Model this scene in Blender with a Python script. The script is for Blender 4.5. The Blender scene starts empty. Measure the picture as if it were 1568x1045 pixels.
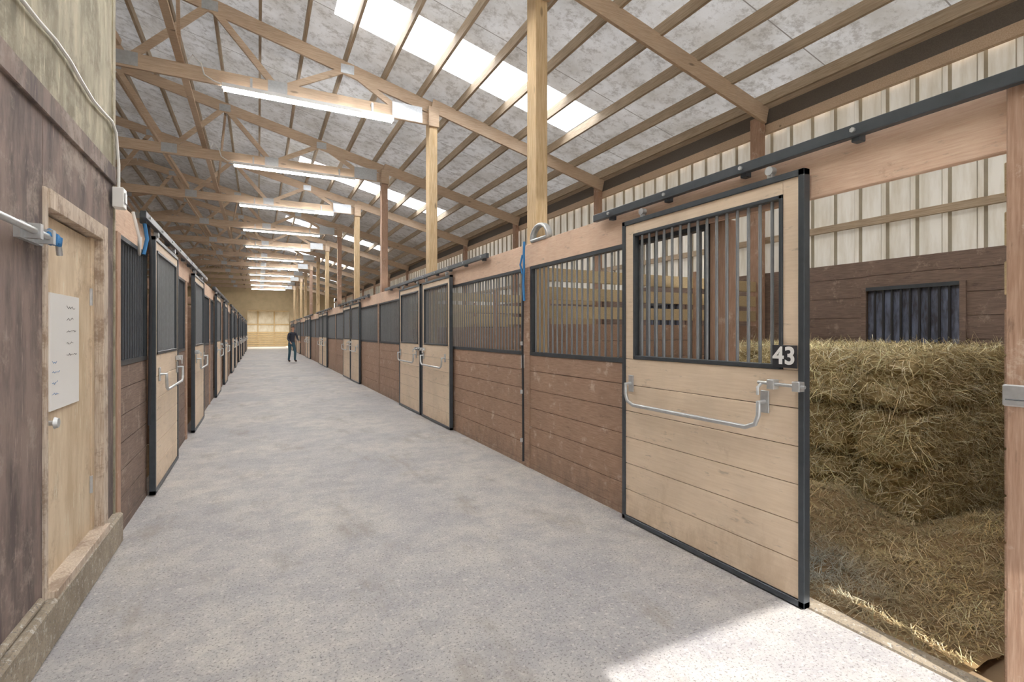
import bpy, bmesh, math, random
import numpy as np
from mathutils import Vector, Matrix, noise
random.seed(7); rng=np.random.default_rng(7)
S=bpy.context.scene
COL=S.collection

# ---------------------------------------------------------------- materials
def srgb(r,g,b):
    f=lambda c:(c/255/12.92) if c/255<=0.04045 else ((c/255+0.055)/1.055)**2.4
    return (f(r),f(g),f(b),1)
def newmat(name):
    m=bpy.data.materials.new(name); m.use_nodes=True
    nt=m.node_tree; b=nt.nodes['Principled BSDF']
    return m,nt,b
def coords(nt,scale=(1,1,1)):
    tc=nt.nodes.new('ShaderNodeTexCoord'); mp=nt.nodes.new('ShaderNodeMapping')
    mp.inputs['Scale'].default_value=scale
    nt.links.new(tc.outputs['Object'],mp.inputs['Vector']); return mp.outputs['Vector']
def noise_n(nt,vec,scale,detail=4,rough=.55):
    n=nt.nodes.new('ShaderNodeTexNoise'); n.inputs['Scale'].default_value=scale
    n.inputs['Detail'].default_value=detail; n.inputs['Roughness'].default_value=rough
    nt.links.new(vec,n.inputs['Vector']); return n.outputs['Fac']
def ramp(nt,fac,stops):
    r=nt.nodes.new('ShaderNodeValToRGB'); cr=r.color_ramp
    while len(cr.elements)<len(stops): cr.elements.new(.5)
    for e,(p,c) in zip(cr.elements,stops): e.position=p; e.color=c
    nt.links.new(fac,r.inputs['Fac']); return r.outputs['Color']
def mix(nt,fac,a,b,mode='MIX'):
    m=nt.nodes.new('ShaderNodeMix'); m.data_type='RGBA'; m.blend_type=mode
    if isinstance(fac,float): m.inputs[0].default_value=fac
    else: nt.links.new(fac,m.inputs[0])
    for i,v in ((6,a),(7,b)):
        if isinstance(v,tuple): m.inputs[i].default_value=v
        else: nt.links.new(v,m.inputs[i])
    return m.outputs[2]
def bump(nt,b,h,strength=.3,dist=.01):
    n=nt.nodes.new('ShaderNodeBump'); n.inputs['Strength'].default_value=strength
    n.inputs['Distance'].default_value=dist
    nt.links.new(h,n.inputs['Height']); nt.links.new(n.outputs['Normal'],b.inputs['Normal'])
G=lambda v:(v,v,v,1)
def wood(name,base,dark,stretch,rough=.75,scuff=None,scuffamt=.62,grain=22,knots=False,grime=None):
    m,nt,b=newmat(name)
    v=coords(nt,stretch); n1=noise_n(nt,v,grain,5,.6)
    v2=coords(nt); n2=noise_n(nt,v2,2.2,4,.6)
    c=mix(nt,ramp(nt,n1,[(.35,G(0)),(.7,G(1))]),dark,base)
    c=mix(nt,.35,c,ramp(nt,n2,[(.3,G(.62)),(.6,G(1))]),'MULTIPLY')
    if scuff:
        n3=noise_n(nt,coords(nt,(1,1,1)),6,9,.75)
        f=ramp(nt,n3,[(scuffamt-.06,G(0)),(scuffamt+.04,G(.7))])
        c=mix(nt,f,c,scuff)
        n4=noise_n(nt,coords(nt,tuple(math.sqrt(q) for q in stretch)),9,6,.7)
        c=mix(nt,ramp(nt,n4,[(.60,G(0)),(.68,G(.5))]),c,tuple(q*.45 for q in dark[:3])+(1,))
    if knots:
        vo=nt.nodes.new('ShaderNodeTexVoronoi'); vo.inputs['Scale'].default_value=1
        nt.links.new(coords(nt,tuple({6:5.,.35:1.6}.get(q,q) for q in stretch)),vo.inputs['Vector'])
        c=mix(nt,ramp(nt,vo.outputs['Distance'],[(.06,G(.75)),(.11,G(0))]),c,tuple(q*.3 for q in dark[:3])+(1,))
    if grime:
        # splashed dirt near the floor (height + noise)
        s=nt.nodes.new('ShaderNodeSeparateXYZ'); nt.links.new(coords(nt),s.inputs[0])
        n5=noise_n(nt,coords(nt,(2,2,1)),5,8,.75)
        a=nt.nodes.new('ShaderNodeMath'); a.operation='MULTIPLY_ADD'; a.inputs[1].default_value=-.75; nt.links.new(s.outputs['Z'],a.inputs[0]); nt.links.new(n5,a.inputs[2])
        c=mix(nt,ramp(nt,a.outputs[0],[(.32,G(0)),(.56,G(.6))]),c,grime)
    nt.links.new(c,b.inputs['Base Color']); b.inputs['Roughness'].default_value=rough
    bump(nt,b,n1,.25,.004); return m
def plain(name,c,rough=.5,metal=0,var=.25,scale=8,bp=0):
    m,nt,b=newmat(name); n=noise_n(nt,coords(nt),scale,5,.6)
    cc=mix(nt,var,c,ramp(nt,n,[(.3,G(.45)),(.7,G(1))]),'MULTIPLY')
    nt.links.new(cc,b.inputs['Base Color']); b.inputs['Roughness'].default_value=rough
    b.inputs['Metallic'].default_value=metal
    if bp: bump(nt,b,n,bp,.005)
    return m
def add_translucent(m,color,fac):
    nt=m.node_tree; o=[n for n in nt.nodes if n.type=='OUTPUT_MATERIAL'][0]; b=nt.nodes['Principled BSDF']
    t=nt.nodes.new('ShaderNodeBsdfTranslucent')
    if isinstance(color,tuple): t.inputs[0].default_value=color
    else: nt.links.new(color,t.inputs[0])
    x=nt.nodes.new('ShaderNodeMixShader')
    if isinstance(fac,float): x.inputs[0].default_value=fac
    else: nt.links.new(fac,x.inputs[0])
    nt.links.new(b.outputs[0],x.inputs[1]); nt.links.new(t.outputs[0],x.inputs[2]); nt.links.new(x.outputs[0],o.inputs[0])
LY=(6,.35,6); LZ=(6,6,.35); LX=(.35,6,6)
M={}
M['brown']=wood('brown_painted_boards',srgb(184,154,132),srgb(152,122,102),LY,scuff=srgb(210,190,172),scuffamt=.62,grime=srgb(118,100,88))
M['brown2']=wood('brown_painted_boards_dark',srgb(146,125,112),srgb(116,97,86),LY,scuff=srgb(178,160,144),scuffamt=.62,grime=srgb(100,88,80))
M['header']=wood('header_timber_pinkish',srgb(240,214,190),srgb(224,188,162),LY,scuff=srgb(186,146,118),scuffamt=.66)
M['cream']=wood('cream_painted_boards',srgb(238,218,194),srgb(228,206,180),LY,rough=.55,grain=14,scuff=srgb(208,186,160),scuffamt=.68,grime=srgb(196,172,144))
M['postY']=wood('yellow_pine_post',srgb(224,200,162),srgb(196,166,124),LZ,grain=14,knots=True)
M['postB']=wood('brown_timber_post',srgb(192,162,140),srgb(162,128,106),LZ,scuff=srgb(220,202,184),scuffamt=.62)
M['truss']=wood('truss_lumber',srgb(220,199,174),srgb(196,169,142),LX,grain=14,knots=True)
M['purlin']=wood('purlin_lumber',srgb(204,187,164),srgb(174,155,130),LY,grain=14)
M['lumberY']=wood('pine_boards',srgb(214,194,156),srgb(190,168,130),LY)
M['annexwood']=wood('pale_boards',srgb(224,210,180),srgb(200,182,148),LY)
M['trimold']=wood('weathered_trim',srgb(224,212,196),srgb(182,162,142),LZ,scuff=srgb(138,116,98),scuffamt=.56)
M['black']=plain('black_steel',srgb(80,86,92),.38,.4,.4,20)
M['bar']=plain('grey_steel_bar',srgb(144,148,152),.4,.4,.3,20)
M['bardark']=plain('dark_steel_bar',srgb(92,96,102),.4,.4,.3,20)
M['galv']=plain('galvanised_steel',srgb(205,208,210),.38,.6,.35,30)
M['white']=plain('white_enamel',srgb(238,238,236),.4,0,.1)
M['whiteboard']=plain('whiteboard_surface',srgb(244,244,242),.25,0,.03,3)
M['bluetwine']=plain('blue_twine',srgb(60,130,190),.7)
M['rubber']=plain('black_rubber',srgb(48,48,52),.7)
M['darkmesh']=plain('vent_mesh_dark',srgb(116,108,100),.9,0,.6,120)
M['ribside']=plain('siding_rib_shade',srgb(186,178,160),.7,0,.4,6)  # rib shade painted as a darker colour on the rib sides
M['dirt']=plain('stall_dirt_bedding',srgb(168,144,114),.95,0,.5,5,.6)
def oldwall(name,base,dark,spot,thr=.58):
    m,nt,b=newmat(name)
    n1=noise_n(nt,coords(nt,(3,3,.7)),2.2,9,.7); n2=noise_n(nt,coords(nt),3,10,.75); n3=noise_n(nt,coords(nt,(8,8,1)),4,6,.7)
    c=mix(nt,ramp(nt,n1,[(.4,G(0)),(.6,G(1))]),dark,base)
    c=mix(nt,ramp(nt,n2,[(thr-.05,G(0)),(thr+.05,G(.65))]),c,spot)
    c=mix(nt,ramp(nt,n3,[(.60,G(0)),(.65,G(.5))]),c,tuple(min(.8,x*1.6) for x in base[:3])+(1,))
    nt.links.new(c,b.inputs['Base Color']); b.inputs['Roughness'].default_value=.8
    bump(nt,b,n2,.3,.006); return m
M['wallup']=oldwall('weathered_plywood',srgb(186,178,156),srgb(140,134,114),srgb(110,103,86),.54)
M['walllow']=oldwall('scuffed_brown_panel',srgb(138,121,113),srgb(92,81,78),srgb(172,158,146),.56)
M['doorwood']=oldwall('aged_birch_door',srgb(218,199,172),srgb(196,174,144),srgb(166,142,114),.57)
def concrete(name,a,bcol,c3):
    m,nt,b=newmat(name)
    v=coords(nt); big=noise_n(nt,v,.7,7,.62); mid=noise_n(nt,v,4,10,.78); fine=noise_n(nt,v,85,3,.7); spk=noise_n(nt,v,38,5,.7)
    c=mix(nt,ramp(nt,big,[(.4,G(0)),(.6,G(1))]),a,bcol)
    c=mix(nt,ramp(nt,mid,[(.42,G(0)),(.60,G(.65))]),c,c3)
    c=mix(nt,ramp(nt,fine,[(.37,G(.8)),(.45,G(0))]),c,srgb(106,102,100))
    c=mix(nt,ramp(nt,spk,[(.56,G(0)),(.64,G(.6))]),c,srgb(208,204,198))
    st=noise_n(nt,coords(nt,(1.4,.5,1)),1.7,8,.72)
    c=mix(nt,ramp(nt,st,[(.54,G(0)),(.66,G(.5))]),c,srgb(138,128,116))
    nt.links.new(c,b.inputs['Base Color']); b.inputs['Roughness'].default_value=.72
    h=mix(nt,.5,fine,mid); bump(nt,b,h,.45,.006); return m
M['conc']=concrete('worn_concrete',srgb(170,168,168),srgb(192,187,180),srgb(148,146,150))
M['curb']=concrete('stained_curb',srgb(158,146,128),srgb(180,168,150),srgb(122,110,94))
m,nt,b=newmat('cream_metal_siding')
n=noise_n(nt,coords(nt,(1,4,.6)),2.5,5,.6)
c=mix(nt,ramp(nt,n,[(.4,G(0)),(.7,G(1))]),srgb(232,230,222),srgb(206,200,184))
nt.links.new(c,b.inputs['Base Color']); b.inputs['Roughness'].default_value=.55
add_translucent(m,c,.08); M['siding']=m  # metal sheet given added translucency so sky light glows through
m,nt,b=newmat('roof_panel_white')
v=coords(nt); n1=noise_n(nt,v,1.3,6,.65); n2=noise_n(nt,v,7,9,.78)
c=mix(nt,ramp(nt,n1,[(.38,G(0)),(.68,G(1))]),srgb(226,226,226),srgb(194,191,185))
c=mix(nt,ramp(nt,n2,[(.49,G(0)),(.61,G(.6))]),c,srgb(146,139,130))
sx=nt.nodes.new('ShaderNodeSeparateXYZ'); nt.links.new(v,sx.inputs[0])
def seam(sock,period,width):
    a=nt.nodes.new('ShaderNodeMath'); a.operation='DIVIDE'; a.inputs[1].default_value=period; nt.links.new(sock,a.inputs[0])
    f=nt.nodes.new('ShaderNodeMath'); f.operation='FRACT'; nt.links.new(a.outputs[0],f.inputs[0])
    l=nt.nodes.new('ShaderNodeMath'); l.operation='LESS_THAN'; l.inputs[1].default_value=width/period; nt.links.new(f.outputs[0],l.inputs[0])
    return l.outputs[0]
c=mix(nt,seam(sx.outputs['Y'],1.22,.014),c,srgb(140,134,128))
nt.links.new(c,b.inputs['Base Color']); b.inputs['Roughness'].default_value=.8
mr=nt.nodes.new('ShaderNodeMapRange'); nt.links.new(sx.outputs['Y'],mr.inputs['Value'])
for i_,v_ in ((1,3.),(2,20.),(3,.08),(4,.008)): mr.inputs[i_].default_value=v_  # transmission drops along Y: far-end dimness put into the panel material
add_translucent(m,c,mr.outputs[0]); M['roof']=m  # translucency added so the sky glows through the ceiling as soft fill
m=bpy.data.materials.new('translucent_skylight'); m.use_nodes=True; nt=m.node_tree
for n_ in list(nt.nodes): nt.nodes.remove(n_)
o=nt.nodes.new('ShaderNodeOutputMaterial'); t=nt.nodes.new('ShaderNodeBsdfTranslucent'); t.inputs[0].default_value=(.97,.98,1,1)
tp=nt.nodes.new('ShaderNodeBsdfTransparent'); mx=nt.nodes.new('ShaderNodeMixShader'); mx.inputs[0].default_value=.1
nt.links.new(t.outputs[0],mx.inputs[1]); nt.links.new(tp.outputs[0],mx.inputs[2]); nt.links.new(mx.outputs[0],o.inputs[0]); M['sky']=m
m,nt,b=newmat('window_dirty_plastic'); n=noise_n(nt,coords(nt,(1,7,1.5)),3,6,.65)
nt.links.new(ramp(nt,n,[(.38,srgb(84,84,96)),(.66,srgb(142,154,184))]),b.inputs['Base Color'])
b.inputs['Roughness'].default_value=.5
M['pane']=m
def emis(name,c,s):
    m,nt,b=newmat(name); b.inputs['Base Color'].default_value=c
    b.inputs['Emission Color'].default_value=c; b.inputs['Emission Strength'].default_value=s; return m
M['tube']=emis('fluorescent_tube_glow',(1,.985,.96,1),50)
m,nt,b=newmat('straw'); at=nt.nodes.new('ShaderNodeAttribute'); at.attribute_name='tone'
nt.links.new(at.outputs['Color'],b.inputs['Base Color']); b.inputs['Roughness'].default_value=.6; M['straw']=m

# ---------------------------------------------------------------- mesh builder
class MB:
    def __init__(s,name): s.name=name; s.v=[]; s.f=[]; s.m=[]; s.mats=[]; s.sm=[]
    def mi(s,k):
        if k not in s.mats: s.mats.append(k)
        return s.mats.index(k)
    def add(s,vs,fs,k,smooth=False):
        o=len(s.v); s.v+= [tuple(v) for v in vs]; i=s.mi(k)
        for f in fs: s.f.append(tuple(o+j for j in f)); s.m.append(i); s.sm.append(smooth)
    def box(s,a,b,k):
        x0,y0,z0=[min(p,q) for p,q in zip(a,b)]; x1,y1,z1=[max(p,q) for p,q in zip(a,b)]
        vs=[(x0,y0,z0),(x1,y0,z0),(x1,y1,z0),(x0,y1,z0),(x0,y0,z1),(x1,y0,z1),(x1,y1,z1),(x0,y1,z1)]
        s.add(vs,[(3,2,1,0),(4,5,6,7),(0,1,5,4),(1,2,6,5),(2,3,7,6),(3,0,4,7)],k)
    def beam(s,p,q,w,h,k,up=Vector((0,0,1))):
        p=Vector(p);q=Vector(q);d=(q-p).normalized(); sd=d.cross(up).normalized(); u=sd.cross(d).normalized()
        vs=[]
        for c in (p,q):
            for a,b_ in ((-1,-1),(1,-1),(1,1),(-1,1)): vs.append(c+sd*a*w/2+u*b_*h/2)
        s.add(vs,[(3,2,1,0),(4,5,6,7),(0,1,5,4),(1,2,6,5),(2,3,7,6),(3,0,4,7)],k)
    def tube(s,pts,r,k,seg=8):
        pts=[Vector(p) for p in pts]; n=len(pts); rs=r if isinstance(r,(list,tuple)) else [r]*n
        vs=[];ref=None
        for i,p in enumerate(pts):
            d=(pts[min(i+1,n-1)]-pts[max(i-1,0)]).normalized()
            if ref is None: ref=Vector((1,0,0)) if abs(d.x)<.9 else Vector((0,1,0))
            a=d.cross(ref).normalized(); b_=a.cross(d).normalized(); ref=b_
            for j in range(seg):
                t=2*math.pi*j/seg; vs.append(p+(a*math.cos(t)+b_*math.sin(t))*rs[i])
        fs=[]
        for i in range(n-1):
            for j in range(seg):
                fs.append((i*seg+j,i*seg+(j+1)%seg,(i+1)*seg+(j+1)%seg,(i+1)*seg+j))
        s.add(vs,fs,k,True)
        s.add(vs[:seg],[tuple(range(seg))],k); s.add(vs[-seg:],[tuple(range(seg))[::-1]],k)
    def build(s,bevel=0,parent=None):
        me=bpy.data.meshes.new(s.name); me.from_pydata(s.v,[],s.f)
        for k in s.mats: me.materials.append(M[k])
        me.polygons.foreach_set('material_index',s.m); me.polygons.foreach_set('use_smooth',s.sm); me.update()
        ob=bpy.data.objects.new(s.name,me); COL.objects.link(ob)
        if bevel:
            bm=ob.modifiers.new('bevel','BEVEL'); bm.width=bevel; bm.segments=1; bm.limit_method='ANGLE'; bm.angle_limit=math.radians(60)
        if parent: ob.parent=parent
        return ob
def inst(ob,name,loc=(0,0,0),scale=None):
    o=bpy.data.objects.new(name,ob.data); COL.objects.link(o); o.location=loc
    if scale: o.scale=scale
    return o

P=3.6; Y0=1.0; NB=13; YE=Y0+P*NB   # 47.8
XW=2.50; XO=6.15; XL=-.85; XR=-3.3; XLO=2*XR-XO
def zbot(x): return 4.2+.25*(XO-x) if x>=XR else 4.2+.25*(x-XLO)
def zroof(x): return zbot(x)+.35

# ---------------------------------------------------------------- shell
f=MB('floor'); f.box((-.95,-3.5,-.12),(2.56,YE+10,0),'conc'); f.build()
f=MB('floor_stall_bedding'); f.box((2.56,-3,-.12),(XO,YE,-.05),'dirt'); f.box((XLO,-3,-.12),(-.95,YE,-.05),'dirt'); f.build()
f=MB('ground_exterior'); f.box((-40,-40,-.3),(40,80,-.14),'dirt'); f.build()

r=MB('ceiling'); sk=MB('skylight_panels')
def slab(mb,x0,x1,y0,y1,k):
    mb.add([(x0,y0,zroof(x0)),(x1,y0,zroof(x1)),(x1,y1,zroof(x1)),(x0,y1,zroof(x0))],[(0,1,2,3)],k)
ys=-3.0
cent=[-.25+7.2*i for i in range(7)]
for c_ in cent:
    a,b_=c_-.44,c_+.44
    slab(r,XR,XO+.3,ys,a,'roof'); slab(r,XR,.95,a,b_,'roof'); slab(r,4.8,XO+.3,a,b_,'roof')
    n=24
    for i in range(n):
        y0=a+(b_-a)*i/n; y1=a+(b_-a)*(i+1)/n; o0=.012*(i%2); o1=.012*((i+1)%2)
        sk.add([(.95,y0,zroof(.95)+o0),(4.8,y0,zroof(4.8)+o0),(4.8,y1,zroof(4.8)+o1),(.95,y1,zroof(.95)+o1)],[(0,1,2,3)],'sky')
    ys=b_
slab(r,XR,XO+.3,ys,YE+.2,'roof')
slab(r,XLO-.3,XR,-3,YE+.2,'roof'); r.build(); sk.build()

pu=MB('roof_purlins')
x=XO-.12
while x>XLO:
    z=zroof(x); pu.box((x-.02,-2.9,z-.15),(x+.02,YE,z-.008),'purlin'); x-=.6
pu.build()

def siding(mb,x,y0,y1,z0,z1,sgn,k='siding',pitch=.28):
    y=y0; prof=[]
    while y<y1:
        prof+= [(x,y),(x,y+pitch-.085),(x-.032*sgn,y+pitch-.065),(x-.032*sgn,y+pitch-.02)]; y+=pitch
    prof.append((x,min(y,y1+.3)))
    vs=[(a,b_,z0) for a,b_ in prof]+[(a,b_,z1) for a,b_ in prof]; n=len(prof)
    mb.add(vs,[(i,i+1,n+i+1,n+i) for i in range(n-1) if i%4 in (0,2)],k)
    mb.add(vs,[(i,i+1,n+i+1,n+i) for i in range(n-1) if i%4 in (1,3)],'ribside')
w=MB('wall_right'); siding(w,XO+.07,-3,YE,0,4.12,1)
w.box((XO+.03,-3,2.6),(XO-.02,YE,2.68),'purlin')
w.box((XO+.03,-3,3.3),(XO-.02,YE,3.37),'purlin')
w.box((XO+.03,-3,4.08),(XO-.03,YE,4.2),'truss')
w.box((XO+.02,-3,4.2),(XO+.04,YE,4.42),'darkmesh')
w.box((XO+.06,-3,4.42),(XO+.1,YE,zroof(XO)),'purlin')
def boards(mb,x0,x1,y0,y1,z0,z1,k,h=.19,gap=.006):
    z=z0
    while z<z1-.01:
        zt=min(z+h,z1); mb.box((x0,y0,z+gap/2),(x1,y1,zt-gap/2),k); z=zt
    mb.box((min(x0,x1)+.012,y0,z0),(max(x0,x1)-.008,y1,z1),k)
edges=[]
for i in range(-1,NB): edges.append(Y0+P*i+1.42)
yp=-3
for e in edges:
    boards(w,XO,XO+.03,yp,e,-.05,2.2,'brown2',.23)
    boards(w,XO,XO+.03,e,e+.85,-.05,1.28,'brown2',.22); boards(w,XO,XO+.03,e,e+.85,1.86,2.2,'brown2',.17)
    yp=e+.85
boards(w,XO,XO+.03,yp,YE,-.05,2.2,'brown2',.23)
w.build()
win=MB('window_1')
def window(mb,y):
    mb.box((XO+.032,y-.06,1.2),(XO+.036,y+.91,1.95),'pane')
    for a,b_,c_,d in ((y-.05,y,1.24,1.9),(y+.85,y+.9,1.24,1.9)): mb.box((XO-.02,a,c_),(XO+.001,b_,d),'brown2')
    mb.box((XO-.02,y,1.86),(XO+.001,y+.85,1.9),'black'); mb.box((XO-.03,y,1.24),(XO+.001,y+.85,1.28),'brown2')
    for i in range(1,10): mb.tube([(XO+.0,y+i*.085,1.28),(XO+.0,y+i*.085,1.86)],.014,'rubber',6)
window(win,edges[1]); w1=win.build()
for i,e in enumerate(edges[2:8]): inst(w1,'window_%d'%(i+2),(0,P*(i+1),0))

w=MB('wall_left_outer'); siding(w,XLO-.06,-3,YE,0,4.5,-1); w.box((XLO-.02,-3,-.05),(XLO,YE,2.2),'brown2'); w.build()
w=MB('wall_left_stall_back'); boards(w,-4.5,-4.45,4.2,YE,-.05,2.3,'brown2',.23); w.build()

w=MB('wall_back')
YB=-2.2; OX0=.75; OX1=2.47; OZ=2.38
w.box((XLO,YB-.1,-.1),(OX0,YB,4.5),'siding'); w.box((OX1,YB-.1,-.1),(XO+.1,YB,4.2),'siding'); w.box((OX0,YB-.1,OZ),(OX1,YB,4.5),'siding')
w.add([(XLO,YB,4.5),(XO,YB,4.2),(XO,YB,zroof(XO)),(XR,YB,zroof(XR)),(XLO,YB,zroof(XLO))],[(0,1,2,3,4)],'siding')
w.build()
w=MB('wall_far')
EX0,EX1,EZ=-.8,2.42,3.3
w.box((XLO,YE,-.1),(EX0,YE+.1,4.6),'lumberY'); w.box((EX1,YE,-.1),(XO,YE+.1,4.2),'lumberY'); w.box((EX0,YE,EZ),(EX1,YE+.1,4.4),'lumberY')
w.add([(XLO,YE+.05,4.2),(XO,YE+.05,4.2),(XO,YE+.05,zroof(XO)),(XR,YE+.05,zroof(XR)),(XLO,YE+.05,zroof(XLO))],[(0,1,2,3,4)],'lumberY')
w.box((-3,YE+.1,-.05),(-2.9,YE+10,3.6),'annexwood'); w.box((5,YE+.1,-.05),(5.1,YE+10,3.6),'annexwood')
for i in range(7): w.box((-3,YE+9.9,i*.22),(5,YE+9.96,i*.22+.17),'lumberY')
w.box((-3,YE+9.96,0),(5,YE+10,3.6),'siding')
for xx in (-1.5,0,1.5,3): w.box((xx-.05,YE+9.8,0),(xx+.05,YE+9.9,3.6),'lumberY')
w.box((-3,YE+9.84,2.2),(5,YE+9.9,2.32),'lumberY')
w.box((-3,YE+.1,3.6),(5.1,YE+10,3.65),'annexwood'); w.build()

# ---------------------------------------------------------------- near left wall
w=MB('wall_left')
YN=4.13; YS=-2.2
DY0,DY1,DZ0,DZ1=2.92,3.90,.2,2.02
w.box((-1.0,YS,.2),(XL,DY0,2.42),'walllow'); w.box((-1.0,DY1,.2),(XL,YN,2.42),'walllow'); w.box((-1.0,DY0,DZ1),(XL,DY1,2.42),'walllow')
w.box((-1.0,YS,2.42),(XL+.004,YN,zroof(XL)-.16),'wallup')
w.box((-1.02,YS,2.36),(XL+.018,YN+.01,2.47),'walllow')
w.box((-1.0,1.6,2.47),(XL+.008,1.64,5.9),'wallup'); w.box((-1.0,YN-.05,2.47),(XL+.012,YN+.012,5.9),'wallup')
w.box((-1.02,YN,0),(XL+.01,YN+.02,zroof(XL)-.16),'wallup')
w.build(.004)
w=MB('baseboard_left'); w.box((-1.0,YS,0),(XL+.05,YN+.03,.2),'curb'); w.box((-1.0,YS,.2),(XL+.02,DY0-.03,.235),'curb'); w.build(.012)
w=MB('wall_left_return'); w.box((-4.4,YN-.1,-.05),(-1.0,YN,zroof(-4.4)-.4),'wallup'); w.build()
d=MB('door_1')
d.box((-.91,DY0+.03,DZ0+.01),(-.880,DY1-.15,DZ1-.08),'doorwood')
d.box((-.935,DY0-.005,DZ0),(XL+.012,DY0+.03,DZ1+.02),'trimold')
d.box((-.935,DY1-.15,DZ0),(-.872,DY1-.09,DZ1),'doorwood'); d.box((-.935,DY1-.09,DZ0),(XL+.022,DY1+.01,DZ1+.02),'trimold')
d.box((-.935,DY0+.03,DZ1-.07),(XL+.02,DY1-.09,DZ1+.02),'trimold')
d.box((-.95,DY0+.02,DZ0-.02),(XL+.045,DY1-.05,DZ0+.03),'trimold')
d.tube([(-.88,DY0+.13,.97),(-.845,DY0+.13,.97)],.012,'galv'); d.tube([(-.845,DY0+.13,.97),(-.83,DY0+.13,.97)],[.028,.022],'galv',12)
for z in (.5,1.6): d.tube([(-.876,DY1-.15,z-.05),(-.876,DY1-.15,z+.05)],.01,'galv')
d.build(.003)
wb=MB('whiteboard'); wb.box((-.879,3.075,1.02),(-.868,3.50,1.58),'whiteboard')
for a in range(5):
    z=1.52-.06*a; pts=[(-.8665,3.30-.0+.014*i,z+random.uniform(-.008,.008)) for i in range(random.randint(5,12))][::-1]; wb.tube(pts,.0012,'rubber',4)
for a in range(4):
    z=1.25-.05*a; pts=[(-.8665,3.10+.014*i,z+random.uniform(-.008,.008)) for i in range(random.randint(4,8))][::-1]; wb.tube(pts,.0012,'bluetwine',4)
wb.build(.002)
c=MB('wall_cable'); pts=[(XL+.02,-1+i*.2,2.72+.02*math.sin(i*1.3)) for i in range(26)]+[(XL+.022,4.1,2.7),(XL+.03,4.13,2.5),(XL+.03,4.13,2.32)]
c.tube(pts,.009,'white',6); c.build()
b_=MB('electrical_box'); b_.box((XL+.015,4.03,2.2),(XL+.075,4.12,2.33),'white'); b_.box((XL+.075,4.05,2.23),(XL+.082,4.1,2.3),'galv'); b_.build(.006)
l=MB('gate_bolt'); l.tube([(XL+.05,2.2,1.8),(XL+.05,2.93,1.8)],.014,'galv'); l.box((XL,2.62,1.765),(XL+.02,2.86,1.835),'galv')
for y in (2.66,2.8): l.box((XL+.02,y,1.77),(XL+.07,y+.03,1.83),'galv')
l.tube([(XL+.055,2.80+.01*i,1.8+.025*math.sin(i*1.5)) for i in range(14)],.012,'bluetwine'); l.tube([(XL+.05,2.93,1.8),(XL+.05,2.95,1.74)],.012,'galv'); l.build()

# ---------------------------------------------------------------- stall components
ZG0,ZG1=1.19,2.07
def front_panel(name,y0,y1,xf,sgn,k='brown'):
    p=MB(name); t=.045*sgn
    boards(p,xf,xf+t,y0,y1,.05,ZG0-.03,k,.19)
    p.box((xf-.004*sgn,y0,.0),(xf+t,y1,.05),k)
    p.box((xf-.006*sgn,y0,ZG0-.03),(xf+.05*sgn,y1,ZG0+.005),'black')
    p.box((xf-.006*sgn,y0,ZG1-.03),(xf+.05*sgn,y1,ZG1),'black')
    for y in (y0,y1-.03): p.box((xf-.004*sgn,y,ZG0),(xf+.045*sgn,y+.03,ZG1),'black')
    n=int((y1-y0)/.08)
    for i in range(1,n):
        y=y0+(y1-y0)*i/n; p.tube([(xf+.02*sgn,y,ZG0),(xf+.02*sgn,y,ZG1-.02)],.0095,'bar' if sgn>0 else 'bardark',7)
    return p.build()
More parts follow.
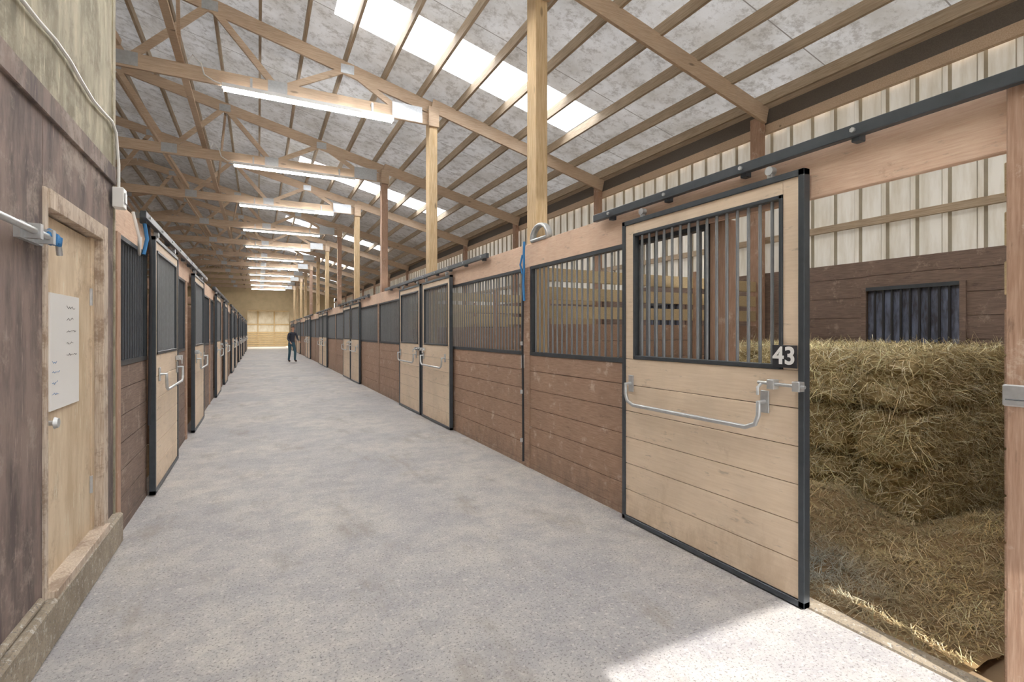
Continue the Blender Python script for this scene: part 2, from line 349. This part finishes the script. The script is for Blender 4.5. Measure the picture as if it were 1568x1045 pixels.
def stall_door(name,y0,y1,xf,sgn,latch_low):
    p=MB(name); s_=sgn; zb,zt=.008,2.215; x1=xf+.04*s_
    L=lambda a,b_,c_,d,k,e=0,g=0: p.box((xf-e*s_,a,c_),(x1+g*s_,b_,d),k)
    fr=.032
    L(y0,y0+fr,zb,zt,'black',.006); L(y1-fr,y1,zb,zt,'black',.006)
    L(y0,y1,zb,zb+fr,'black',.006); L(y0,y1,zt-fr,zt,'black',.006)
    zz=zb+fr; hh=(1.2-zz)/6
    for i in range(6): L(y0+fr,y1-fr,zz+hh*i+.002,zz+hh*(i+1)-.002,'cream',-.004)
    p.box((xf+.012*s_,y0+fr,zz),(x1-.004*s_,y1-fr,1.2),'brown2')
    st=.12
    L(y0+fr,y0+st,1.2,zt-fr,'cream',-.004); L(y1-st,y1-fr,1.2,zt-fr,'cream',-.004); L(y0+st,y1-st,2.11,zt-fr,'cream',-.004)
    L(y0+st,y1-st,1.2,1.225,'black',.004); L(y0+st,y1-st,2.09,2.11,'black',.004)
    L(y0+st,y0+st+.02,1.2,2.11,'black',.004); L(y1-st-.02,y1-st,1.2,2.11,'black',.004)
    n=16
    for i in range(1,n):
        y=y0+st+(y1-y0-2*st)*i/n; p.tube([(xf+.02*s_,y,1.21),(xf+.02*s_,y,2.10)],.0092,'bar',8)
    xh=xf-.055*s_; a,b_=y0+.22,y1-.1
    pts=[(xf,b_,1.02),(xh,b_,1.02),(xh,b_,.95),(xh,b_-.02,.90),(xh,b_-.08,.875),(xh,a+.08,.875),(xh,a+.02,.9),(xh,a,.95),(xh,a,1.02),(xf,a,1.02)]
    p.tube(pts,.013,'galv',10)
    for y in (a,b_): p.box((xf-.008*s_,y-.025,.96),(xf+.001*s_,y+.025,1.08),'galv')
    yl=y0+.02 if latch_low else y1-.02; d=1 if latch_low else -1
    p.tube([(xf-.03*s_,yl-d*.04,1.12),(xf-.03*s_,yl+d*.22,1.125)],.009,'galv',8)
    for k in (.0,.14): p.box((xf-.045*s_,yl+d*k-.02,1.095),(xf+.001*s_,yl+d*k+.02,1.145),'galv')
    p.tube([(xf-.03*s_,yl+d*.2,1.12),(xf-.06*s_,yl+d*.2,1.1),(xf-.06*s_,yl+d*.2,1.06)],.008,'galv',6)
    for y in (y0+.2,y1-.2):
        p.box((xf+.005*s_,y-.015,zt),(xf+.03*s_,y+.015,zt+.05),'galv'); p.tube([(xf+.0*s_,y,zt+.04),(xf+.035*s_,y,zt+.04)],.024,'galv',12)
    return p.build(.002)

# RIGHT ROW
tr=MB('header_beam_right'); tr.box((XW,.835,2.07),(XW+.04,YE,2.31),'header'); tr.build(.004)
XD=XW-.065
def track(name,y0,y1,x,sgn):
    p=MB(name); p.box((x-.02,y0,2.29),(x+.02,y1,2.345),'black')
    y=y0+.15
    while y<y1: p.box((x,y-.02,2.27),(x+.045*sgn,y+.02,2.35),'black'); p.tube([(x-.03*sgn,y,2.318),(x-.02*sgn,y,2.318)],.012,'galv',6); y+=.6
    return p.build(.003)
track('door_track',-.6,3.35,XD+.015,1)
stall_door('stall_door',1.58,2.985,XD,1,True)
jamb=MB('door_jamb_post'); jamb.box((XW+.01,2.1,-.05),(XW+.1,2.24,2.07),'postB'); jamb.build(.004)
front_panel('stall_front_panel',2.24,4.53,XW,1)
p=MB('stall_end_post'); p.box((XW-.035,.60,-.05),(XW+.12,.835,2.33),'postB')
p.box((XW-.04,.59,1.12),(XW+.13,.845,1.20),'galv'); p.box((XW-.042,.60,1.14),(XW+.13,.84,1.15),'black')
p.box((XW+.02,.60,2.33),(XW+.1,.78,zbot(2.6)),'trimold'); p.build(.006)
th=MB('trim_1'); th.box((2.47,-2.2,-.06),(2.56,2.1,.02),'curb'); th.build(.008)

for i in range(1,NB):
    yb=Y0+P*i; paired=(i%2==0)
    if paired:
        stall_door('stall_door',yb-1.44,yb-.05,XD,1,False); stall_door('stall_door',yb+.05,yb+1.44,XD,1,True)
        track('door_track',yb-2.7,yb+2.7,XD+.015,1)
    else:
        front_panel('stall_front_panel',yb+.07,yb+P-1.2,XW,1)
        if i>1: front_panel('stall_front_panel',yb-P+1.2,yb-.07,XW,1)
def post(name,x,y,z1,k,w=.19,d=.14):
    p=MB(name); p.box((x-d/2,y-w/2,-.05),(x+d/2,y+w/2,z1),k)
    for z in (z1-.05,z1-.25): p.tube([(x-d/2-.012,y-.04,z),(x-d/2+.01,y-.04,z)],.012,'galv',6)
    p.box((x-d/2-.02,y-w/2-.04,z1-.35),(x+d/2+.02,y-w/2,z1-.02),'truss')
    return p.build(.005)
XP=2.62
for i in range(1,NB):
    k='postB' if i in (3,5,8) else 'postY'
    post('timber_post',XP,Y0+P*i,zbot(XP)+.1,k)
for i in range(0,NB):
    p=MB('wall_stud'); p.box((XO-.13,Y0+P*i-.08,-.05),(XO-.035,Y0+P*i+.08,4.3),'postB'); p.build(.004)
for i in range(1,NB):
    p=MB('stall_divider_post'); p.box((XW-.012,Y0+P*i-.07,0),(XW+.045,Y0+P*i+.07,2.068),'brown' if i%2 else 'black'); p.build(.003)
def partition(name,x0,x1,y):
    p=MB(name); z=-.03
    while z<1.35: p.box((x0,y-.02,z+.003),(x1,y+.02,z+.185),'brown'); z+=.19
    z+=.05
    while z<2.0: p.box((x0,y-.02,z+.003),(x1,y+.02,z+.14),'lumberY' if x0>0 else 'brown'); z+=.2
    for t in (.33,.66): xx=x0+(x1-x0)*t; p.box((xx-.045,y-.06,-.05),(xx+.045,y-.02,2.15),'postB')
    return p.build(.003)
for i in range(1,NB): partition('stall_partition',2.7,XO-.14,Y0+P*i)
partition('stall_partition',2.7,XO-.14,Y0-.1)

# LEFT ROW
tr=MB('header_beam_left'); tr.box((XL-.04,4.17,2.07),(XL,YE,2.29),'header'); tr.build(.004)
XDL=XL+.065
for i in range(12):
    yb=4.2+P*i
    if i%2==0:
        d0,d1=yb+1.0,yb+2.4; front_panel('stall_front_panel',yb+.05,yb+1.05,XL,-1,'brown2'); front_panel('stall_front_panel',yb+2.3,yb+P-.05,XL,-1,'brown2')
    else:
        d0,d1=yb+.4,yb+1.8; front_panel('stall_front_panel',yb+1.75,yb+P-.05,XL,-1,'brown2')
    stall_door('stall_door',d0,d1,XDL,-1,i%2==1)
    if i%2==0: track('door_track',yb+.6,yb+P+2.4,XDL-.015,-1)
    p=MB('stall_divider_post'); p.box((XL-.045,yb-.045,-.02),(XL+.02,yb+.045,2.068),'postB'); p.build(.004)
    if i>0: partition('stall_partition',-4.45,XL-.1,yb)

# ropes
rp=MB('lead_rope'); y=4.6; xx=XW-.045
rp.tube([(xx,y-.02,2.33),(xx-.01,y-.03,2.2),(xx,y-.015,2.05),(xx-.01,y-.02,1.9),(xx,y-.02,1.72)],.013,'bluetwine')
rp.tube([(xx,y+.02,2.2),(xx-.015,y+.04,2.1),(xx,y+.02,2.0)],.01,'bluetwine')
rp.tube([(xx+.01,y,2.05),(xx,y+.01,1.7),(xx-.01,y,1.3),(xx,y+.008,.8),(xx,y,.3),(xx,y,.06)],.012,'rubber')
for k in range(3): rp.tube([(xx-.02,y,1.3-.5*k),(xx-.02,y,1.26-.5*k)],.015,'galv',6)
rp.tube([(XW-.015,y,2.3),(xx,y,2.33)],.01,'galv'); rp.build()
tg=MB('stall_card'); tg.box((XW-.018,4.64,1.02),(XW-.012,4.7,1.16),'whiteboard'); tg.box((XW-.02,4.64,1.15),(XW-.017,4.7,1.16),'galv'); tg.build()
rp=MB('lead_rope'); xx=XL+.03; y=5.14
rp.tube([(xx,y,2.3),(xx+.02,y,2.0),(xx+.01,y+.02,1.5),(xx+.01,y,1.0),(xx+.01,y-.03,.62)],.012,'rubber'); rp.tube([(xx,4.95,2.3),(xx+.02,4.96,2.15),(xx,4.94,2.02)],.014,'bluetwine'); rp.tube([(xx,4.55,2.28),(xx+.03,4.6,2.1),(xx+.02,4.66,1.98),(xx+.02,4.7,2.12)],.01,'white'); rp.build()
co=MB('coiled_hose')
for k in range(4):
    co.tube([(XW-.0+.012*k,4.35+.16*math.cos(t*math.pi/8),2.34+.13*max(-.1,math.sin(t*math.pi/8))) for t in range(17)],.018,'galv',8)
co.build()

# SIGN 43
sg=bpy.data.objects.new('stall_number_sign',None); COL.objects.link(sg); sg.location=(XD-.012,1.68,1.268)
pl=MB('plate'); pl.box((-.003,-.068,-.058),(.003,.068,.058),'rubber'); pl.build(.002,sg)
tx=bpy.data.curves.new('digits','FONT'); tx.body='43'; tx.size=.125; tx.extrude=.001; tx.offset=.003; tx.align_x='CENTER'; tx.align_y='CENTER'
to=bpy.data.objects.new('digits',tx); COL.objects.link(to); tx.materials.append(M['white']); to.parent=sg
to.matrix_local=Matrix(((0,0,-1,-.0055),(-1,0,0,0),(0,1,0,0),(0,0,0,1)))

# ---------------------------------------------------------------- trusses, rafters, lights
def truss():
    p=MB('roof_truss'); zb=4.99; x0,x1=XLO+3.55,XP+.07
    p.box((x0,-.02,zb-.1),(x1,.02,zb+.1),'truss')
    p.beam((x1,0,zbot(x1)+.1),(XR,0,zbot(XR)+.1),.04,.2,'truss'); p.beam((XR,0,zbot(XR)+.1),(x0,0,zbot(x0)+.1),.04,.2,'truss')
    bot=[2.15,.26,-1.55,-3.3,-5.05,-6.86,-8.75]; top=[1.25,-.6,-2.4,-4.2,-6.0,-7.85]
    for i,t in enumerate(top):
        p.beam((bot[i],.0,zb),(t,.0,zbot(t)+.1),.038,.09,'truss'); p.beam((t,.0,zbot(t)+.1),(bot[i+1],.0,zb),.038,.09,'truss')
    for b_ in bot[1:-1]:
        for s_ in (-1,1): p.box((b_-.13,s_*.021,zb-.07),(b_+.13,s_*.026,zb+.11),'galv')
    for s_ in (-1,1): p.box((1.95,s_*.021,zb-.09),(2.45,s_*.026,zb+.17),'galv')
    for t in top:
        for s_ in (-1,1): p.box((t-.1,s_*.021,zbot(t)+.02),(t+.1,s_*.026,zbot(t)+.16),'galv')
    p.beam((x1-.1,-.10,zbot(x1-.1)+.1),(XO-.04,-.10,zbot(XO-.04)+.1),.04,.22,'truss')
    return p.build()
t0=truss(); t0.location=(0,Y0,0)
for i in range(1,NB): inst(t0,'roof_truss',(0,Y0+P*i,0))
br=MB('truss_braces')
for x_ in (-.95,-5.0,-7.9): br.box((x_-.045,4.3,5.095),(x_+.045,YE-.05,5.13),'truss')
for i in range(1,NB-1,2):
    y=Y0+P*i; br.beam((-.6,y+.1,5.9),(-.95,y+P-.1,5.15),.04,.09,'truss'); br.beam((-2.4,y+.1,6.3),(-1.6,y+P-.1,5.15),.04,.09,'truss')
br.build()
def light():
    p=MB('fluorescent_light'); z=4.83; y=-.1
    p.box((-.45,y-.045,z),(1.95,y+.045,z+.05),'white')
    p.add([(-.45,y-.045,z),(1.95,y-.045,z),(1.95,y-.075,z-.02),(-.45,y-.075,z-.02)],[(0,1,2,3)],'white')
    for yy in (y-.028,y+.028): p.tube([(-.42,yy,z-.024),(1.92,yy,z-.024)],.019,'tube',10)
    for x_ in (-.45,1.93): p.box((x_,y-.05,z-.05),(x_+.02,y+.05,z+.01),'white')
    for x_ in (-.1,1.6): p.box((x_,y-.01,z+.05),(x_+.03,y+.02,z+.2),'galv'); p.box((x_,y,z+.17),(x_+.03,.0-.02,z+.2),'galv')
    return p.build()
l0=light(); l0.location=(0,Y0,0)
for i in range(1,NB): inst(l0,'fluorescent_light',(0,Y0+P*i,0))
cb=MB('power_cable')
for i in (2,3):
    y=Y0+P*i-.05; cb.tube([(-.85,y,5.12),(-.8,y-.03,5.2),(-.7,y-.05,5.1),(-.66,y-.06,4.95),(-.55,y-.08,4.88),(-.46,y-.05,4.87)],.011,'white',6)
cb.build()

# ---------------------------------------------------------------- hay
def straw_ribbons(P0,N,L,wd,tones,droop=.3,out=.25):
    n=len(P0); r=rng.normal(size=(n,3)); r-= (r*N).sum(1)[:,None]*N*(1-out*rng.random(n))[:,None]
    D=r/np.linalg.norm(r,axis=1)[:,None]; D+=N*(rng.random(n)*out)[:,None]
    Sd=np.cross(D,N); Sd/=np.linalg.norm(Sd,axis=1)[:,None]+1e-9
    Lh=(L*(.4+.8*rng.random(n)))[:,None]; W=(wd*(.6+.8*rng.random(n)))[:,None]
    bend=rng.normal(size=(n,3))*.18; base=P0+N*.004
    pa=base-D*Lh*.5; pb=base+N*.012+bend*Lh*.2; pc=base+D*Lh*.5+bend*Lh-np.array([0,0,1])*droop*Lh*.3*rng.random(n)[:,None]
    V=np.stack([pa-Sd*W*.5,pa+Sd*W*.5,pb-Sd*W*.5,pb+Sd*W*.5,pc-Sd*W*.3,pc+Sd*W*.3],1).reshape(-1,3)
    i=np.arange(n)[:,None]*6
    F=np.concatenate([i+np.array([0,1,3,2]),i+np.array([2,3,5,4])],1).reshape(-1,4)
    return V,F,np.repeat(tones,6,axis=0)
def hay_obj(name,bv,bf,btone,V,F,T,loc=(0,0,0)):
    nb=len(bv); vs=np.vstack([bv,V]); fs=[tuple(f) for f in bf]+[tuple(f) for f in (F+nb).tolist()]
    me=bpy.data.meshes.new(name); me.from_pydata(vs.tolist(),[],fs)
    ca=me.color_attributes.new('tone','FLOAT_COLOR','POINT')
    tt=np.vstack([btone,T]); tt=np.hstack([np.clip(tt,0,.92),np.ones((len(tt),1))]); ca.data.foreach_set('color',tt.ravel())
    me.materials.append(M['straw']); me.update()
    ob=bpy.data.objects.new(name,me); COL.objects.link(ob); ob.location=loc; return ob
HC=np.array([srgb(242,228,184)[:3],srgb(228,210,162)[:3],srgb(212,194,146)[:3],srgb(250,240,208)[:3],srgb(182,162,118)[:3],srgb(218,212,164)[:3]])
def bale(sx,sy,sz,loc,seed,ns=5200):
    bm=bmesh.new(); bmesh.ops.create_cube(bm,size=2); bmesh.ops.subdivide_edges(bm,edges=bm.edges[:],cuts=11,use_grid_fill=True)
    for v in bm.verts:
        c=v.co; q=Vector((c.x,c.y,c.z)); r_=(abs(c.x)**6+abs(c.y)**6+abs(c.z)**6)**(1/6); c=c/r_ if r_>0 else c
        n=noise.noise(q*1.3+Vector((seed*7.1,0,0)))*.08+noise.noise(q*4+Vector((seed,3,0)))*.07
        c=c*(1+n)
        strap=1-.06*(math.exp(-((c.x-.4)/.09)**2)+math.exp(-((c.x+.4)/.09)**2))
        v.co=Vector((c.x*sx/2,c.y*sy/2*strap,c.z*sz/2*strap))
    bm.normal_update(); bv=np.array([v.co[:] for v in bm.verts]); bf=[[v.index for v in f.verts] for f in bm.faces]
    fc=np.array([f.calc_center_median()[:] for f in bm.faces]); fn=np.array([f.normal[:] for f in bm.faces]); fa=np.array([f.calc_area() for f in bm.faces]); bm.free()
    ix=rng.choice(len(fc),ns,p=fa/fa.sum()); P0=fc[ix]+rng.normal(size=(ns,3))*.018
    tones=HC[rng.integers(0,6,ns)]*(.6+.6*rng.random((ns,1)))*(.9+.2*random.random())
    V,F,T=straw_ribbons(P0,fn[ix],.13,.0038,tones,.8,.65)
    bt=np.tile(np.array(srgb(160,140,96)[:3]),(len(bv),1))
    return hay_obj('hay_bale',bv,bf,bt,V,F,T,loc)
sd=1
for lay in range(3):
    for ix_ in range(2):
        for iy in range(4):
            ox=random.uniform(-.05,.03)-(.04 if lay==2 else 0)+(.03 if lay==0 else 0); oy=random.uniform(-.02,.02)
            vis=ix_==0 or iy==0 or lay==2
            bale(.92,.475,.44,(4.67+ix_*.83+ox,2.10+iy*.465+oy,.18+lay*.43),sd, 5200 if vis else 600)
            sd+=1
nx,ny=70,70; xs=np.linspace(2.6,5.9,nx); ysA=np.linspace(1.0,4.4,ny)
def hh(x,y):
    h=-.03+.05*max(0,noise.noise(Vector((x*1.5,y*1.5,0)))+.3)+.04*noise.noise(Vector((x*5,y*5,2)))
    h+=.10*math.exp(-((x-4.0)**2/.10+(y-2.6)**2/.5))
    h+=.15*math.exp(-((x-3.75)**2/.2+(y-2.35)**2/.12))+.10*math.exp(-((x-4.6)**2/.5+(y-1.55)**2/.06))
    return max(h,-.045)
bv=np.array([(x,y,hh(x,y)) for y in ysA for x in xs]); bf=[(j*nx+i,j*nx+i+1,(j+1)*nx+i+1,(j+1)*nx+i) for j in range(ny-1) for i in range(nx-1)]
def tonefield(Pp):
    return np.exp(-((Pp[:,0]-2.9)**2/.10+(Pp[:,1]-2.0)**2/.2))[:,None]
ns=45000; px=2.62+3.26*rng.random(ns); py=1.02+2.9*rng.random(ns); pz=np.array([hh(a,b_) for a,b_ in zip(px,py)])
P0=np.stack([px,py,pz],1); N=np.tile(np.array([0,0,1.]),(ns,1))
pat=np.array([.75+.7*noise.noise(Vector((a*1.2,b_*1.2,9))) for a,b_ in zip(px,py)])[:,None]
tones=HC[rng.integers(0,6,ns)]*np.array([1.,.93,.86])*(.55+.5*rng.random((ns,1)))*np.clip(pat+.2,.45,1.15); g=tonefield(P0); grey=np.array(srgb(200,204,196)[:3])*(.5+.7*rng.random((ns,1)))
tones=tones*(1-g)+grey*g
V,F,T=straw_ribbons(P0,N,.10,.0038,tones,0,.4)
bt=np.tile(np.array(srgb(164,138,100)[:3]),(len(bv),1))
hay_obj('loose_hay_heap',bv,bf,bt,V,F,T)

# ---------------------------------------------------------------- person
def skin_mesh(name,verts,edges,radii,mats,matfun,sub=2,root=0):
    me=bpy.data.meshes.new(name); me.from_pydata(verts,edges,[]); ob=bpy.data.objects.new(name,me); COL.objects.link(ob)
    sk_=ob.modifiers.new('skin','SKIN'); sk_.use_smooth_shade=True
    ob.modifiers.new('sub','SUBSURF').levels=sub
    for i,r_ in enumerate(radii):
        rr=r_ if isinstance(r_,tuple) else (r_,r_); me.skin_vertices[0].data[i].radius=rr; me.skin_vertices[0].data[i].use_root=(i==root)
    bpy.context.view_layer.update()
    dg=bpy.context.evaluated_depsgraph_get(); m2=bpy.data.meshes.new_from_object(ob.evaluated_get(dg)); m2.name=name
    bpy.data.objects.remove(ob); o2=bpy.data.objects.new(name,m2); COL.objects.link(o2)
    m2.materials.clear()
    for k in mats: m2.materials.append(k)
    for p_ in m2.polygons: p_.use_smooth=True; p_.material_index=matfun(p_.center)
    return o2
skinm=plain('skin_tone',srgb(205,160,135),.6); jeans=plain('teal_jeans',srgb(66,100,116),.85); jacket=plain('dark_jacket',srgb(58,62,74),.85); hairm=plain('brown_hair',srgb(66,46,34),.7); bootm=plain('brown_boots',srgb(62,48,40),.6)
M['skin']=skinm; M['hair']=hairm; M['eye']=plain('eye_dark',srgb(30,26,24),.3); M['lip']=plain('lips',srgb(160,95,85),.5)
pe=bpy.data.objects.new('person',None); COL.objects.link(pe)
V_=[(0,0,.95),(0,.02,1.10),(0,.05,1.26),(0,.08,1.37),(0,.10,1.45),
    (.085,0,.86),(.10,.02,.49),(.11,-.05,.10),(.12,.08,.045),
    (-.085,.01,.86),(-.12,.12,.50),(-.13,.07,.10),(-.14,.20,.045),
    (.14,.085,1.355),(.185,.09,1.31),(.235,.10,1.09),(.22,.28,.95),
    (-.14,.085,1.355),(-.185,.09,1.31),(-.24,.14,1.09),(-.19,.34,1.00)]
E_=[(0,1),(1,2),(2,3),(3,4),(0,5),(5,6),(6,7),(7,8),(0,9),(9,10),(10,11),(11,12),(3,13),(13,14),(14,15),(15,16),(3,17),(17,18),(18,19),(19,20)]
R_=[(.15,.11),(.135,.10),(.15,.11),(.09,.075),.052,.09,.062,.048,(.05,.04),.09,.062,.048,(.05,.04),.058,.055,.043,.032,.058,.055,.043,.032]
def bmf(c):
    if c.z<.11: return 2
    if c.z>1.44: return 3
    if c.z<.95 and not (c.z>.85 and abs(c.x)>.17): return 1
    return 0
body=skin_mesh('body',V_,E_,R_,[jacket,jeans,bootm,skinm],bmf); body.parent=pe
HCn=Vector((0,.125,1.585))
def head_ball(scale,cull):
    mb=bmesh.new(); bmesh.ops.create_uvsphere(mb,u_segments=28,v_segments=20,radius=1)
    for v in mb.verts:
        x,y,z=v.co; t=max(0,-z)
        x*=1-.34*t; y=y*(1-.18*t)+.10*t*(1 if y>0 else .2)
        if z>-.1 and y>0: y*=.95
        v.co=Vector((x*.074*scale,y*.095*scale,z*.115*scale))+HCn
    if cull: bmesh.ops.delete(mb,geom=[f for f in mb.faces if cull(f.calc_center_median()-HCn)],context='FACES')
    vs=[v.co[:] for v in mb.verts]; mb.verts.index_update(); fs=[[v.index for v in f.verts] for f in mb.faces]; mb.free(); return vs,fs
hd=MB('head'); vs,fs=head_ball(1,None); hd.add(vs,fs,'skin',True)
hd.tube([(0,.10,1.42),(0,.11,1.50),(0,.12,1.54)],[.054,.05,.05],'skin',14)
hd.tube([(0,.205,1.60),(0,.222,1.575),(0,.226,1.562),(0,.21,1.555)],[.007,.012,.014,.010],'skin',8)
for s_ in (-1,1):
    hd.tube([(s_*.068,.115,1.555),(s_*.079,.11,1.575),(s_*.080,.108,1.595),(s_*.070,.118,1.607)],[.006,.010,.011,.006],'skin',8)
    hd.tube([(s_*.028,.203,1.588),(s_*.028,.213,1.588)],.008,'eye',8); hd.tube([(s_*.014,.213,1.604),(s_*.042,.204,1.605)],.004,'hair',6)
hd.tube([(-.022,.198,1.528),(0,.207,1.526),(.022,.198,1.528)],.005,'lip',6)
hd.build(0,pe)
hr=MB('hair'); vs,fs=head_ball(1.08,lambda c:not (c.z>.055-.0*c.y or (c.y<.005 and c.z>-.055) )); hr.add(vs,fs,'hair',True); hr.build(0,pe)
for (hx,hy,hz) in ((.22,.28,.95),(-.19,.34,1.00)):
    vv=[(hx,hy-.03,hz+.025),(hx,hy+.05,hz-.035)]; ee=[(0,1)]; rr=[.026,(.036,.02)]
    for k in range(4):
        o_=len(vv); fx=hx-.03+.02*k; Lg=(.028,.034,.032,.024)[k]
        vv+=[(fx,hy+.08,hz-.055),(fx,hy+.08+Lg,hz-.07),(fx,hy+.085+Lg,hz-.07-Lg)]; ee+=[(1,o_),(o_,o_+1),(o_+1,o_+2)]; rr+=[.009,.008,.007]
    o_=len(vv); s_=-1 if hx>0 else 1; vv+=[(hx+s_*.035,hy+.03,hz-.04),(hx+s_*.05,hy+.06,hz-.06)]; ee+=[(1,o_),(o_,o_+1)]; rr+=[.01,.008]
    h_=skin_mesh('hand',vv,ee,rr,[skinm],lambda c:0,1); h_.parent=pe
pe.location=(1.42,26,.0); pe.rotation_euler=(0,0,math.radians(205))

# ---------------------------------------------------------------- lights
sun=bpy.data.lights.new('sun','SUN'); sun.energy=6.5; sun.angle=math.radians(.6); sun.color=(1,.96,.90)
so=bpy.data.objects.new('sun',sun); COL.objects.link(so); so.rotation_euler=Vector((.13,1,-.6)).to_track_quat('-Z','Y').to_euler(); so.location=(0,-10,10)
al=bpy.data.lights.new('annex_lamp','AREA'); al.energy=300; al.size=4; al.color=(1,.95,.84)
ao=bpy.data.objects.new('annex_lamp',al); COL.objects.link(ao); ao.location=(1,YE+5,3.5)
W=bpy.data.worlds.new('world'); S.world=W; W.use_nodes=True; bg=W.node_tree.nodes['Background']
bg.inputs[0].default_value=(.90,.94,1,1); bg.inputs[1].default_value=3.5

cam=bpy.data.cameras.new('camera'); cam.sensor_width=36; cam.lens=770/1568*36; cam.shift_y=-.008; cam.clip_end=300
co_=bpy.data.objects.new('camera',cam); COL.objects.link(co_); co_.location=(0,0,1.39)
co_.rotation_euler=(math.radians(90),0,-math.atan(389/770)); S.camera=co_
S.view_settings.view_transform='Standard'; S.view_settings.exposure=.65
